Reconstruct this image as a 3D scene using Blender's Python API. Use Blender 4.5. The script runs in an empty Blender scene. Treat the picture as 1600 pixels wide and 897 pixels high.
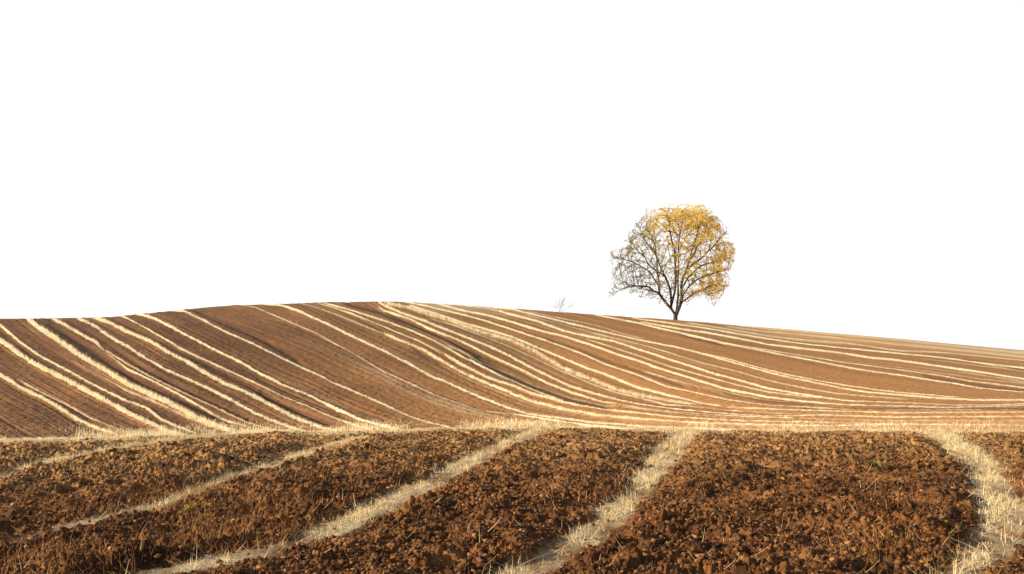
import bpy, math, random
import numpy as np

rng = np.random.default_rng(7)
random.seed(7)
C = bpy.context.scene.collection
R = math.radians

# ------------------------------------------------------------------ camera numbers (photo is 1600 x 897)
FPX = 1500.0      # focal length in photo pixels
CX, HY = 800.0, 530.0   # image column of the axis, image row of the true horizon
CH = 2.4          # camera height
SUN_EL, SUN_AZ = 15.5, -104.0   # azimuth measured from +Y (view direction) towards +X

# ------------------------------------------------------------------ numpy noise
def _h(i, j, s):
    n = (i.astype(np.int64) * 374761393 + j.astype(np.int64) * 668265263 + s * 1442695041) & 0xffffffff
    n = ((n ^ (n >> 13)) * 1274126177) & 0xffffffff
    n = ((n ^ (n >> 16)) * 2246822519) & 0xffffffff
    return ((n ^ (n >> 15)) & 0xffffff) / float(0xffffff)

def vnoise(x, y, s=0):
    xi, yi = np.floor(x), np.floor(y)
    fx, fy = x - xi, y - yi
    fx = fx * fx * (3 - 2 * fx); fy = fy * fy * (3 - 2 * fy)
    a = _h(xi, yi, s); b = _h(xi + 1, yi, s); c = _h(xi, yi + 1, s); d = _h(xi + 1, yi + 1, s)
    return (a + (b - a) * fx) * (1 - fy) + (c + (d - c) * fx) * fy

def fbm(x, y, s=0, o=4):
    r = 0; a = .5; t = 0
    for k in range(o):
        r = r + a * vnoise(x * 2 ** k + 13.7 * k, y * 2 ** k - 7.3 * k, s + k); t += a; a *= .5
    return r / t

def lumps(x, y, size, s, fill=1.0, sharp=.5):
    """rounded clods: height 0..1 of the highest lump at each point"""
    ca, sa = math.cos(s * 1.3), math.sin(s * 1.3)
    u = (x * ca - y * sa) / size; v = (x * sa + y * ca) / size
    iu, iv = np.floor(u), np.floor(v)
    out = np.zeros_like(u)
    for di in (-1, 0, 1):
        for dj in (-1, 0, 1):
            ci, cj = iu + di, iv + dj
            px = ci + _h(ci, cj, s); py = cj + _h(ci, cj, s + 11)
            r = .35 + .45 * _h(ci, cj, s + 23)
            el = .6 + .8 * _h(ci, cj, s + 37)
            th = _h(ci, cj, s + 41) * 3.14
            dx = u - px; dy = v - py
            c_, s_ = np.cos(th), np.sin(th)
            ex = (dx * c_ + dy * s_) * el; ey = (-dx * s_ + dy * c_) / el
            d2 = (ex * ex + ey * ey) / (r * r)
            hgt = (.3 + .7 * _h(ci, cj, s + 53)) * (_h(ci, cj, s + 61) < fill)
            out = np.maximum(out, hgt * np.clip(1 - d2, 0, 1) ** sharp)
    return out

def facets(x, y, size, s, tilt=1.6):
    """broken angular clods: every cell has its own level and its own tilt"""
    ca, sa = math.cos(s * 1.7), math.sin(s * 1.7)
    u = (x * ca - y * sa) / size; v = (x * sa + y * ca) / size
    iu, iv = np.floor(u), np.floor(v)
    bd = np.full(u.shape, 9.0); b2 = np.full(u.shape, 9.0); bh = np.zeros(u.shape)
    for di in (-1, 0, 1):
        for dj in (-1, 0, 1):
            ci, cj = iu + di, iv + dj
            dx = u - ci - _h(ci, cj, s); dy = v - cj - _h(ci, cj, s + 11)
            d = dx * dx + dy * dy
            h = _h(ci, cj, s + 23) ** 1.5 + tilt * ((_h(ci, cj, s + 37) - .5) * dx + (_h(ci, cj, s + 41) - .5) * dy)
            nb = d < bd
            b2 = np.where(nb, bd, np.minimum(b2, d)); bh = np.where(nb, h, bh); bd = np.where(nb, d, bd)
    e = np.clip((np.sqrt(b2) - np.sqrt(bd)) * 3.2, 0, 1)
    return bh * (.25 + .75 * e) - .25 * (1 - e)

def sstep(a, b, x):
    t = np.clip((x - a) / (b - a), 0, 1)
    return t * t * (3 - 2 * t)

# ------------------------------------------------------------------ the lie of the land
NC = 1700
A0, A1 = -.74, .74
acol = np.linspace(A0, A1, NC)
xcol = CX + FPX * acol
crest_pts = [(-400, 515), (-150, 503), (0, 498), (100, 497.5), (160, 496.5), (230, 490), (300, 483), (370, 477), (440, 474.5), (520, 472.5), (620, 472),
             (700, 475.5), (800, 482), (900, 490), (1000, 497), (1055, 500.5), (1200, 513), (1300, 521), (1400, 529), (1500, 539), (1600, 548), (1760, 563), (2000, 580)]
ycrest = np.interp(xcol, *zip(*crest_pts))
ker = np.hanning(61); ker /= ker.sum()
ycrest = np.convolve(np.pad(ycrest, 30, mode='edge'), ker, mode='valid')
edge_pts = [(-400, 692), (0, 688), (200, 684), (290, 681), (400, 677), (600, 674), (700, 671), (860, 669), (1000, 672), (1200, 673), (1400, 673), (1600, 675), (2000, 678)]
yedge = np.interp(xcol, *zip(*edge_pts))
yedge = np.convolve(np.pad(yedge, 30, mode='edge'), ker, mode='valid')
Ye = CH * FPX / (yedge - HY)
Yc = np.interp(xcol, [-400, 0, 250, 500, 800, 1055, 1600, 2000], [56, 58, 64, 74, 88, 99, 112, 118])
Yc = np.convolve(np.pad(Yc, 30, mode='edge'), ker, mode='valid')
# steeper, straighter flank at the left; long gentle one at the right
pw = np.interp(xcol, [-400, 300, 900, 1600, 2000], [.55, .55, .25, .0, .0])

def profile(t, p):
    t = np.clip(t, 0, 1)
    return (1 - p) * t * t * (3 - 2 * t) + p * np.sin(t * math.pi / 2) ** 1.3

tt = np.linspace(0, 1, 300)[None, :]
Yt = Ye[:, None] + (Yc - Ye)[:, None] * tt
Pt = profile(tt, pw[:, None])
target = (HY - ycrest) / FPX
lo = np.full(NC, -3.0); hi = np.full(NC, 12.0)
for _ in range(40):
    m = (lo + hi) / 2
    s = ((m[:, None] * Pt - CH) / Yt).max(1)
    big = s > target
    hi = np.where(big, m, hi); lo = np.where(big, lo, m)
Hc = (lo + hi) / 2

def zbase(a, Y):
    ye = np.interp(a, acol, Ye); yc = np.interp(a, acol, Yc); h = np.interp(a, acol, Hc); p = np.interp(a, acol, pw)
    t = (Y - ye) / (yc - ye)
    z = h * profile(t, p)
    b = np.maximum(Y - yc, 0)
    return z - np.where(b < 40, b * b * .0012, 40 * 40 * .0012 + (b - 40) * .096)

def yimg(z, Y):
    return HY + FPX * (CH - z) / Y

# ------------------------------------------------------------------ rows on the hill, as (kind width_px blade_px strength points)
ST = [
 (6, 5, 1.0, [(-60,548),(0,587),(16,596),(35,607),(64,621),(94,639),(120,655),(154,670),(187,680)]),
 (2, 2, .5, [(27,593),(64,611),(100,629),(147,655),(187,671),(215,680)]),
 (9, 6, .95, [(-40,500),(0,532),(25,550),(50,567),(70,579),(80,583),(107,597),(134,611),(160,625),(198,645),(213,652),(240,663),(264,674),(287,680)]),
 (4, 3, .8, [(0,508),(31,535),(62,556),(100,577),(134,596),(198,628),(227,637),(253,655),(280,666),(307,675)]),
 (11, 6, .95, [(38,494),(44,499),(62,514),(87,530),(112,547),(137,564),(162,579),(200,603),(227,615),(267,633),(307,653),(334,663),(367,674)]),
 (3, 1, .4, [(110,562),(162,592),(200,612),(253,634),(294,652),(347,672)]),
 (6, 4, .85, [(76,493),(81,497),(100,507),(125,522),(150,536),(162,548)]),
 (2, 1, .65, [(162,548),(200,578),(240,597),(294,624),(334,644),(374,661),(398,668)]),
 (2, 3, .5, [(165,548),(175,554),(200,570),(233,589),(280,612),(334,635),(387,659),(430,670)]),
 (6, 4, .9, [(112,493),(119,496),(150,511),(175,529),(200,543),(227,560),(253,576),(260,580),(294,595),(334,613),(367,629),(398,645),(427,657),(453,667),(480,674)]),
 (8, 4, .95, [(136,492),(144,495),(169,504),(200,519),(233,534),(260,550),(294,568),(314,581),(347,600),(398,621),(427,636),(460,652),(507,670),(534,674)]),
 (2.5, 2, .7, [(178,489),(185,492),(200,498),(233,515),(280,544),(307,557),(334,570),(374,589),(400,601),(440,620),(480,635),(514,650),(560,667),(590,674)]),
 (5, 3, 1.0, [(200,486),(213,490),(240,498),(267,510),(307,533),(347,554),(387,574),(400,583),(440,603),(480,617),(520,636),(560,655),(598,666),(630,673)]),
 (4, 3, .85, [(255,483),(267,485),(287,487),(320,501),(360,522),(398,539),(440,561),(467,574),(500,589),(520,600),(574,621),(600,632),(633,648),(667,660),(707,670),(734,674)]),
 (1.8, 1, .55, [(360,474),(400,482),(447,501),(494,521),(520,536),(560,558),(598,581),(640,599),(680,616),(714,628),(747,639),(798,648)]),
 (3, 2, .9, [(798,648),(840,655),(880,663),(920,668),(1000,672)]),
 (5, 2, 1.0, [(400,472),(413,475),(440,478),(467,487),(520,510),(560,530),(598,548),(640,569),(674,588),(694,595),(734,613),(774,629),(800,639),(827,648),(880,656),(920,662),(998,668),(1160,672)]),
 (2, 1, .35, [(460,471),(474,475),(494,481),(534,495),(574,511),(600,521)]),
 (5, 3, .85, [(600,521),(627,533),(660,546),(680,557),(720,580),(747,592),(798,613),(833,627),(880,639),(934,650),(998,656),(1080,662),(1200,666),(1300,667),(1400,665),(1600,668)]),
 (2.2, 1, .75, [(490,470),(504,476),(547,490),(600,510),(654,532),(694,553)]),
 (4, 3, .9, [(694,553),(720,568),(760,588),(800,601),(833,615),(854,620),(880,628),(920,635),(960,642),(998,646.5),(1054,653),(1134,658),(1198,660),(1294,662),(1398,664.5)]),
 (3.5, 1.5, .8, [(500,470),(511,475),(547,485),(600,501),(647,518),(680,533),(720,556),(740,564),(787,588),(800,592),(840,611),(880,626)]),
 (1.6, 1, .5, [(694,538),(720,548),(745,561),(760,570)]),
 (2.8, 2.5, .75, [(590,480),(600,486),(640,499),(680,517),(720,533),(760,553),(800,570),(820,579),(854,596),(894,612),(934,624),(998,638),(1054,645),(1134,651),(1200,654),(1294,656),(1398,659),(1600,660)]),
 (5, 3, .8, [(590,472),(600,478),(627,490),(667,503),(707,519),(760,540),(798,557),(827,572),(860,588),(894,604),(947,620),(998,631),(1054,640),(1134,648),(1200,652),(1294,650),(1398,654),(1600,653)]),
 (1.6, .8, .6, [(667,497),(707,507),(760,527),(798,542.5),(840,561),(880,580),(900,588),(920,597),(960,612),(998,621),(1040,631),(1094,636),(1134,641.5),(1200,646),(1280,650)]),
 (10, 3, .55, [(600,474),(640,482),(667,490),(707,502),(747,517),(798,532),(840,552),(880,575),(907,586),(934,596),(960,607),(998,617),(1040,625),(1094,633)]),
 (4, 2, .95, [(640,478),(667,487),(720,503),(774,518),(800,526),(840,544),(880,560),(920,576),(954,588),(998,605),(1054,619),(1094,629),(1134,636)]),
 (7, 2, .75, [(1134,636),(1200,641),(1294,644),(1398,647.5),(1600,647)]),
 (2.6, 2, .95, [(620,470),(633,473),(667,479),(707,489),(760,502),(798,513.5),(854,532),(907,553),(947,570),(998,587),(1040,603),(1094,615),(1134,624),(1200,633.5),(1294,638),(1398,641.5),(1467,641),(1600,641.5)]),
 (3.2, 2, .95, [(670,471),(683,475),(720,485),(760,493),(798,503),(847,517),(880,525),(920,538),(960,554),(1000,566),(1033,578),(1080,592),(1134,608),(1200,621),(1254,627),(1320,633),(1398,635),(1480,637),(1600,634)]),
 (1.5, .6, .4, [(1000,578),(1050,593),(1094,604),(1150,615),(1200,625)]),
 (2.2, 1, .8, [(700,473),(720,477),(760,482),(798,490.5),(840,503)]),
 (4, 2.5, .95, [(780,486),(798,493),(840,503),(880,517),(920,526),(960,534),(998,547.5),(1054,566),(1107,583),(1160,597),(1200,608),(1240,615),(1280,621),(1320,627),(1398,630),(1494,633.5),(1547,633.5),(1600,631.5)]),
 (1.8, 1, .65, [(914,529),(947,540),(998,557.5),(1047,574),(1094,587),(1147,601),(1200,613),(1254,620),(1294,623.5)]),
 (1.8, .8, .6, [(813,490),(854,501),(894,511),(934,522),(998,538),(1054,555),(1107,571),(1160,584),(1200,595),(1254,607),(1307,616),(1360,621),(1420,625)]),
 (4, 1.5, 1.0, [(730,475),(745,478),(800,483),(840,493),(880,503),(914,511),(947,519),(998,531),(1054,542),(1107,556),(1160,571),(1200,582.5),(1240,592),(1280,600),(1320,609),(1360,615),(1398,618),(1467,623),(1520,625.5),(1600,626)]),
 (1.8, 2, .6, [(1094,552),(1134,560),(1198,578),(1227,585),(1280,596),(1334,605),(1374,611),(1400,614),(1500,622)]),
 (1.3, .6, .55, [(820,485),(860,494),(907,503),(934,509),(974,521),(1010,530)]),
 (2.4, 1, .9, [(915,488),(934,493),(998,505),(1040,515),(1080,524),(1134,537),(1200,549.5),(1254,560),(1307,571),(1360,580),(1400,585.5),(1440,592),(1494,600),(1534,607),(1600,612)]),
 (1.8, 1, .6, [(1154,540),(1200,547),(1267,557.5),(1320,567),(1398,577.6),(1467,587),(1516,596),(1574,603),(1600,606)]),
 (2.8, 1, 1.0, [(1000,503),(1020,507),(1067,515),(1107,521),(1160,531),(1200,539),(1254,545.5),(1307,552),(1360,560),(1400,564),(1454,572),(1534,583),(1600,593)]),
 (1.4, .6, .5, [(1494,580),(1547,589.6),(1600,598)]),
 (2.4, 1, .9, [(985,496),(1000,499),(1040,504),(1094,512),(1147,521.5),(1200,530),(1267,539),(1334,545.5),(1400,552),(1467,559),(1534,567),(1600,575)]),
 (1.5, .6, .6, [(1520,565),(1600,581)]),
 (2.2, .8, .7, [(1067,504),(1134,514),(1200,525),(1254,531),(1320,536),(1400,547),(1480,552),(1600,564)]),
 (3.5, .8, .6, [(1080,501),(1200,514),(1300,523),(1400,532),(1500,542),(1600,552)]),
 (3, .8, .55, [(1130,510),(1200,518.5),(1300,528),(1400,538.5),(1500,548),(1600,557.5)]),
 (3, .8, .5, [(1150,507),(1250,516),(1350,524),(1450,533),(1600,547)]),
]
DK = [  # open furrows, their shade painted in as darker soil colour: (width_px, depth, strength, points)
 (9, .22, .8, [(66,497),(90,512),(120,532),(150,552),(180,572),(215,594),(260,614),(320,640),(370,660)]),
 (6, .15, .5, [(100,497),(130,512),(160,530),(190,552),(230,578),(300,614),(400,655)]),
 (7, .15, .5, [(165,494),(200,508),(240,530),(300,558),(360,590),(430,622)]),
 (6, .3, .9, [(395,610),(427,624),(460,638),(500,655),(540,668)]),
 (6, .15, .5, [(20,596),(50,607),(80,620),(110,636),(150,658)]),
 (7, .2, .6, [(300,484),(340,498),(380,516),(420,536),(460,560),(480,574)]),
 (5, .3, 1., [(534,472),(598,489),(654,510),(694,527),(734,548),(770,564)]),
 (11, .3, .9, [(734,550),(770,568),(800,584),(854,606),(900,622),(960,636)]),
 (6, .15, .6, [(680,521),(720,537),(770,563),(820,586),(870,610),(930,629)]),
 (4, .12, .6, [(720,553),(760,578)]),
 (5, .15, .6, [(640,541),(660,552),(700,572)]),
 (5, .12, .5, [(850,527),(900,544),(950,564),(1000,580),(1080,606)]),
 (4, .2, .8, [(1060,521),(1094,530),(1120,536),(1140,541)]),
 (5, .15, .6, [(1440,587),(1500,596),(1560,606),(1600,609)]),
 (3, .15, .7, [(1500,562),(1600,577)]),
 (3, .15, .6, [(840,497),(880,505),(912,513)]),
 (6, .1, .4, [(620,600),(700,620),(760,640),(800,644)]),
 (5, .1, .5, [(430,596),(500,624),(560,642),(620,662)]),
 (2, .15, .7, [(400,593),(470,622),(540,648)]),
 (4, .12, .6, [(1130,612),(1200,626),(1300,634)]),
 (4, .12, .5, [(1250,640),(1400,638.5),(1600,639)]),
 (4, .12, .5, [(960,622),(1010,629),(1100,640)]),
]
# long main rows whose run gives the ploughing direction everywhere on the slope
MAIN = [0, 2, 4, 9, 10, 12, 13, 16, 18, 20, 24, 27, 29, 30, 33, 36, 39, 43, 46]

def ext(pts, x):
    px = np.array([p[0] for p in pts], float); py = np.array([p[1] for p in pts], float)
    y = np.interp(x, px, py)
    s0 = (py[1] - py[0]) / (px[1] - px[0]); s1 = (py[-1] - py[-2]) / (px[-1] - px[-2])
    y = np.where(x < px[0], py[0] + (x - px[0]) * max(s0, .12), y)
    return np.where(x > px[-1], py[-1] + (x - px[-1]) * s1, y)

NR = 560; NB = 60
tr = np.linspace(0, 1, NR)
AG = acol[:, None]
Yf = Ye[:, None] * (Yc / Ye)[:, None] ** tr[None, :]
bk = np.linspace(0, 1, NB + 1)[1:] ** 2
Yb = Yc[:, None] + (420 - Yc)[:, None] * bk[None, :]
YH = np.concatenate([Yf, Yb], 1)
AH = np.broadcast_to(AG, YH.shape)
ZH = zbase(AH.ravel(), YH.ravel()).reshape(YH.shape)
IY = yimg(ZH, YH)
beyond = YH > Yc[:, None]
IYm = np.where(beyond, np.minimum(IY, ycrest[:, None]) - (YH - Yc[:, None]) * .2, IY)   # rows run on past the crest
XH = AH * YH
# ploughing coordinate
fam = np.stack([ext(ST[k][3], xcol) for k in MAIN], 1)
fam = np.sort(fam, 1)[:, ::-1]
FR = np.empty_like(IYm)
kk = np.arange(fam.shape[1], dtype=float)
for i in range(NC):
    f = fam[i][::-1]; g = kk[::-1]
    f = f + np.arange(len(f)) * 1e-3
    v = np.interp(IYm[i], f, g)
    lo_, hi_ = f[0], f[-1]
    v = np.where(IYm[i] < lo_, g[0] + (lo_ - IYm[i]) / 9.0, v)
    v = np.where(IYm[i] > hi_, g[-1] - (IYm[i] - hi_) / 22.0, v)
    FR[i] = v
straw = np.zeros_like(IYm); dark = np.zeros_like(IYm); ridge = np.zeros_like(IYm)
XI = CX + FPX * AH
brk = fbm(XH * .9, YH * .35, 90, 3)
def rowmask(pts, w, ystretch=True):
    px = np.array([p[0] for p in pts], float)
    y0 = ext(pts, xcol)
    g = np.gradient(y0, xcol)
    c = 1 / np.sqrt(1 + g * g)
    d = np.abs(IYm - y0[:, None]) * c[:, None]
    xe0 = px[0] if px[0] > 5 else -500; xe1 = px[-1] if px[-1] < 1590 else 2200
    inr = (xcol >= xe0) & (xcol <= xe1)
    fade = np.minimum(np.clip((xcol - xe0) / 14, 0, 1), np.clip((xe1 - xcol) / 14, 0, 1))
    return d, (inr * fade)[:, None]
thin = 1 - .62 * sstep(880, 1150, XI) * sstep(612, 640, IYm)
wob = (fbm(XH * 1.3 + 40, YH * 1.3, 77, 3) - .5)
fine = fbm(XH * 7, YH * 3.5, 60, 3)
for w, hp, s, pts in ST:
    d, inr = rowmask(pts, w)
    ww = (w * .26 * (1 + 1.2 * wob) + .3) * thin
    mk = (1 - sstep(ww * .6, ww * 1.25 + .3, d + (fine - .5) * w * .35 * thin)) * inr
    if 3 < hp: mk = mk * (.75 + .5 * fine)
    if w >= 9 and s < .8: mk = mk * sstep(.3, .62, fine) * 1.2
    straw = np.maximum(straw, np.clip(mk * s * (.72 + .5 * sstep(.25, .6, brk)), 0, 1))
    ridge = np.maximum(ridge, np.exp(-(d / (w * .55 + 1)) ** 2) * inr * (.006 + .002 * w))
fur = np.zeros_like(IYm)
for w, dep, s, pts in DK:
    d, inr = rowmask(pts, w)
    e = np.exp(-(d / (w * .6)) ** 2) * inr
    dark = np.maximum(dark, e * s); fur = np.maximum(fur, e * dep * .3)  # dark paints the furrow shade, fur cuts the furrow itself
# thin straw litter on the shoulder at the right and at the foot of the slope
lit = sstep(1050, 1350, XI) * sstep(22, 3, IYm - ycrest[:, None]) * .12
lit = np.maximum(lit, sstep(600, 700, XI) * sstep(900, 700, XI) * sstep(22, 4, IYm - ycrest[:, None]) * .35)
lit = np.maximum(lit, sstep(900, 1200, XI) * sstep(655, 670, IYm) * .2)
lit = np.maximum(lit, sstep(yedge[:, None] - 5, yedge[:, None] - 1, IYm) * np.interp(xcol, [800, 950], [.65, .4])[:, None])
lnz = vnoise(FR * 15, XH * .03, 55) * (.6 + .4 * vnoise(FR * 4, XH * .12, 56))
straw = np.maximum(straw, sstep(.62, .8, lnz) * np.interp(XI, [300, 800, 1100], [.0, .2, .42]) * (.5 + .8 * brk))
straw = np.maximum(straw, sstep(1000, 1300, XI) * sstep(30, 8, IYm - ycrest[:, None]) * sstep(.5, .62, vnoise(FR * 4.5, XH * .02, 58)) * .5)
straw = np.maximum(straw, lit * (.4 + .9 * fbm(FR * 5 + 3, XH * .15, 31, 3)))
dry = np.maximum(sstep(250, 1100, XI) * .62, sstep(620, 665, IYm) * sstep(750, 1000, XI) * .9)
dry = np.maximum(dry, sstep(1000, 1250, XI) * sstep(30, 6, IYm - ycrest[:, None]) * 1.0) * (.55 + .8 * fbm(FR * 2.2, XH * .05, 51, 3))
dry = np.clip(dry, 0, 1)
cross = vnoise(FR * 9, XH * .04, 4) * .5 + vnoise(FR * 23, XH * .08, 5) * .3 + vnoise(FR * 50, XH * .15, 6) * .2
ampf = np.interp(YH, [20, 60, 120], [1, 1.3, 1.5])
relief = (cross - .5) * .06 * ampf + (fbm(XH * 5, YH * 5, 3, 4) - .5) * .03 + ridge - fur + (fbm(XH * .12, YH * .12, 9, 2) - .5) * .12
relief += lumps(XH, YH, .16, 19, .5) * .018
relief *= sstep(0, .02, np.concatenate([np.broadcast_to(tr, (NC, NR)), np.ones((NC, NB))], 1))
ZH2 = ZH + relief

def sampler(G, a, Y):
    """bilinear lookup in the front part of the hill grid"""
    ci = (a - A0) / (A1 - A0) * (NC - 1)
    ye = np.interp(a, acol, Ye); yc = np.interp(a, acol, Yc)
    rj = np.log(Y / ye) / np.log(yc / ye) * (NR - 1)
    ci = np.clip(ci, 0, NC - 1.001); rj = np.clip(rj, 0, NR - 1.001)
    i = ci.astype(int); j = rj.astype(int); fi = ci - i; fj = rj - j
    return (G[i, j] * (1 - fi) + G[i + 1, j] * fi) * (1 - fj) + (G[i, j + 1] * (1 - fi) + G[i + 1, j + 1] * fi) * fj

# inverse table: image row -> distance, for each column
NQ = 500
qv = np.linspace(0, 1, NQ)
Ytab = np.empty((NC, NQ))
for i in range(NC):
    yi = IY[i, :NR]; m = np.minimum.accumulate(yi)
    q = (yedge[i] - m) / (yedge[i] - ycrest[i])
    Ytab[i] = np.interp(qv, q + np.arange(NR) * 1e-9, YH[i, :NR])
def where(x, y):
    """the spot of the slope seen at a photo position"""
    a = (x - CX) / FPX
    ye_, yc_ = np.interp(a, acol, yedge), np.interp(a, acol, ycrest)
    q = np.clip((ye_ - y) / (ye_ - yc_), 0, 1)
    ci = np.clip((a - A0) / (A1 - A0) * (NC - 1), 0, NC - 1.001); qj = np.clip(q * (NQ - 1), 0, NQ - 1.001)
    i = ci.astype(int); j = qj.astype(int); fi = ci - i; fj = qj - j
    Y = (Ytab[i, j] * (1 - fi) + Ytab[i + 1, j] * fi) * (1 - fj) + (Ytab[i, j + 1] * (1 - fi) + Ytab[i + 1, j + 1] * fi) * fj
    return a, Y

# ------------------------------------------------------------------ near field
def g2w(x, y):
    Y = CH * FPX / (y - HY)
    return ((x - CX) / FPX * Y, Y)
FS = [  # (label, density, [(x, y, width_m)])
 ('pale stubble strip running from the lower left up to the middle of the ploughed field', 1.0,
  [(862,667,.8),(830,680,.8),(785,695,.7),(748,712,.65),(705,737,.75),(655,765,.75),(600,792,.7),(540,820,.65),(470,846,.62),(420,864,.5),(360,876,.36),(300,886,.32),(230,900,.3),(60,930,.3)]),
 ('wide pale stubble strip left of the darkest ploughed bed', 1.0,
  [(1085,668,1.0),(1054,690,.95),(1036,715,.8),(1006,755,.55),(968,796,.66),(925,832,.6),(880,862,.55),(815,895,.5),(700,950,.5)]),
 ('broad curving stubble strip at the right edge with tall loose straw', 1.0,
  [(1462,674,1.0),(1505,702,.95),(1540,735,.9),(1560,775,.8),(1566,810,.7),(1562,845,.6),(1535,872,.62),(1500,900,.6),(1440,960,.6)]),
 ('thin broken stubble strip in the left half of the ploughed field', .75,
  [(565,684,.5),(500,700,.45),(440,722,.5),(385,741,.5),(340,752,.42),(300,768,.35),(250,790,.4),(190,803,.3),(120,820,.34),(60,838,.25),(0,855,.22),(-150,900,.22)]),
 ('thin pale stubble strip at the far left below the hill', .8,
  [(390,676,.6),(300,684,.6),(250,690,.55),(180,701,.55),(100,715,.6),(50,729,.55),(0,744,.4),(-150,790,.4)]),
]
FSW = []
for lab, den, pts in FS:
    FSW.append((lab, den, [g2w(x, y) + (w * .74,) for x, y, w in pts]))

def strip_d(X, Y, P):
    """(distance - half width) to a strip"""
    best = np.full(X.shape, 9.0)
    for (x0, y0, w0), (x1, y1, w1) in zip(P[:-1], P[1:]):
        dx, dy = x1 - x0, y1 - y0
        t = np.clip(((X - x0) * dx + (Y - y0) * dy) / (dx * dx + dy * dy), 0, 1)
        d = np.hypot(X - x0 - t * dx, Y - y0 - t * dy) - (w0 + (w1 - w0) * t) * .5
        best = np.minimum(best, d)
    return best

NF = 1000
YS = 6.2
tf = np.linspace(0, 1, NF)
YF = YS * ((Ye + .5) / YS)[:, None] ** tf[None, :]
XF = AG * YF
sd = np.full(XF.shape, 9.0)
for _, den, P in FSW:
    sd = np.minimum(sd, strip_d(XF, YF, P))
wobf = (fbm(XF * 2.2, YF * 1.4, 21, 3) - .5) * .45 + (fbm(XF * 11, YF * 7, 22, 2) - .5) * .16
sdw = sd + wobf
fstraw = 1 - sstep(-.08, .07, sdw)
patch = sstep(.34, .6, fbm(XF * 1.6, YF * .9, 25, 3))
streak = sstep(.3, .6, fbm(XF * 5, YF * 1.1, 27, 3))
fstraw = fstraw * (.1 + .5 * patch + .35 * streak)
head = sstep(.9, .05, (Ye[:, None] - YF) + (fbm(XF * .7, YF * .7, 29, 3) - .5) * 2.0)
bed = sstep(-.1, .75, sd)            # crown of each ploughed bed
rough = sstep(-.05, .2, sdw) * (1 - .6 * head)
sw = .75 + .5 * fbm(XF * .5, YF * .5, 33, 3)
wx = XF + (fbm(XF * 7, YF * 7, 34, 3) - .5) * .13; wy = YF + (fbm(XF * 7 + 50, YF * 7, 35, 3) - .5) * .13
big = sstep(.45, .7, fbm(XF * .8, YF * .8, 47, 3))
mid_ = sstep(.35, .65, fbm(XF * 2.1 + 9, YF * 1.6, 48, 3))
cl = facets(wx, wy, .24, 1) * (.004 + .06 * big) + facets(wx, wy, .12, 2) * (.012 + .04 * mid_) + facets(wx, wy, .06, 3) * (.014 + .02 * mid_) + facets(wx, wy, .034, 6) * .014 \
   + (fbm(XF * 2.2, YF * 2.2, 36, 4) - .5) * .2 + (fbm(XF * 26, YF * 22, 37, 3) - .5) * .018
flow = (fbm(XF * 1.1, YF * .35, 39, 2) - .5) * .12
ZF = .065 * bed * (1 - .75 * sstep(3.5, .3, Ye[:, None] - YF)) + cl * rough * sw * (1 - .45 * sstep(3, .3, Ye[:, None] - YF)) + flow * rough + (fbm(XF * 9, YF * 9, 38, 3) - .5) * .022
over = np.clip((YF - Ye[:, None]) / .5, 0, 1)
ZF = ZF * sstep(.0, .5, (Ye[:, None] - YF) + .25) - over * .12

def fsamp(a, Y):
    ci = np.clip((a - A0) / (A1 - A0) * (NC - 1), 0, NC - 1.001)
    ye = np.interp(a, acol, Ye) + .5
    rj = np.clip(np.log(Y / YS) / np.log(ye / YS) * (NF - 1), 0, NF - 1.001)
    i = ci.astype(int); j = rj.astype(int); fi = ci - i; fj = rj - j
    G = ZF
    return (G[i, j] * (1 - fi) + G[i + 1, j] * fi) * (1 - fj) + (G[i, j + 1] * (1 - fi) + G[i + 1, j + 1] * fi) * fj

# ------------------------------------------------------------------ mesh makers
def finish(o, kind=None, label=None, cat=None, group=None, parent=None):
    C.objects.link(o)
    if kind: o['kind'] = kind
    if label: o['label'] = label
    if cat: o['category'] = cat
    if group: o['group'] = group
    if parent: o.parent = parent
    return o

def mesh_np(name, V, F, mat, smooth=True, attrs=None):
    """V (n,3), F (m,k) with k 3 or 4"""
    me = bpy.data.meshes.new(name)
    n, m, k = len(V), len(F), F.shape[1]
    me.vertices.add(n); me.vertices.foreach_set('co', np.ascontiguousarray(V, dtype=np.float32).ravel())
    me.loops.add(m * k); me.loops.foreach_set('vertex_index', np.ascontiguousarray(F, dtype=np.int32).ravel())
    me.polygons.add(m)
    me.polygons.foreach_set('loop_start', np.arange(0, m * k, k, dtype=np.int32))
    me.polygons.foreach_set('loop_total', np.full(m, k, dtype=np.int32))
    me.update(calc_edges=True)
    if smooth: me.polygons.foreach_set('use_smooth', np.ones(m, dtype=bool))
    for an, av in (attrs or {}).items():
        at = me.attributes.new(an, 'FLOAT', 'POINT'); at.data.foreach_set('value', np.ascontiguousarray(av, dtype=np.float32).ravel())
    me.materials.append(mat)
    return bpy.data.objects.new(name, me)

def grid_faces(nc, nr):
    i = np.arange(nc - 1)[:, None]; j = np.arange(nr - 1)[None, :]
    v = i * nr + j
    return np.stack([v, v + nr, v + nr + 1, v + 1], -1).reshape(-1, 4)

# ------------------------------------------------------------------ materials
def newmat(name):
    m = bpy.data.materials.new(name); m.use_nodes = True
    nt = m.node_tree; nt.nodes.clear()
    return m, nt, nt.nodes, nt.links

def ramp(N, stops, interp='LINEAR'):
    r = N.new('ShaderNodeValToRGB'); r.color_ramp.interpolation = interp
    e = r.color_ramp.elements
    while len(e) < len(stops): e.new(.5)
    for el, (p, c) in zip(e, stops):
        el.position = p; el.color = (c if len(c) == 4 else tuple(c) + (1,))
    return r

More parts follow.
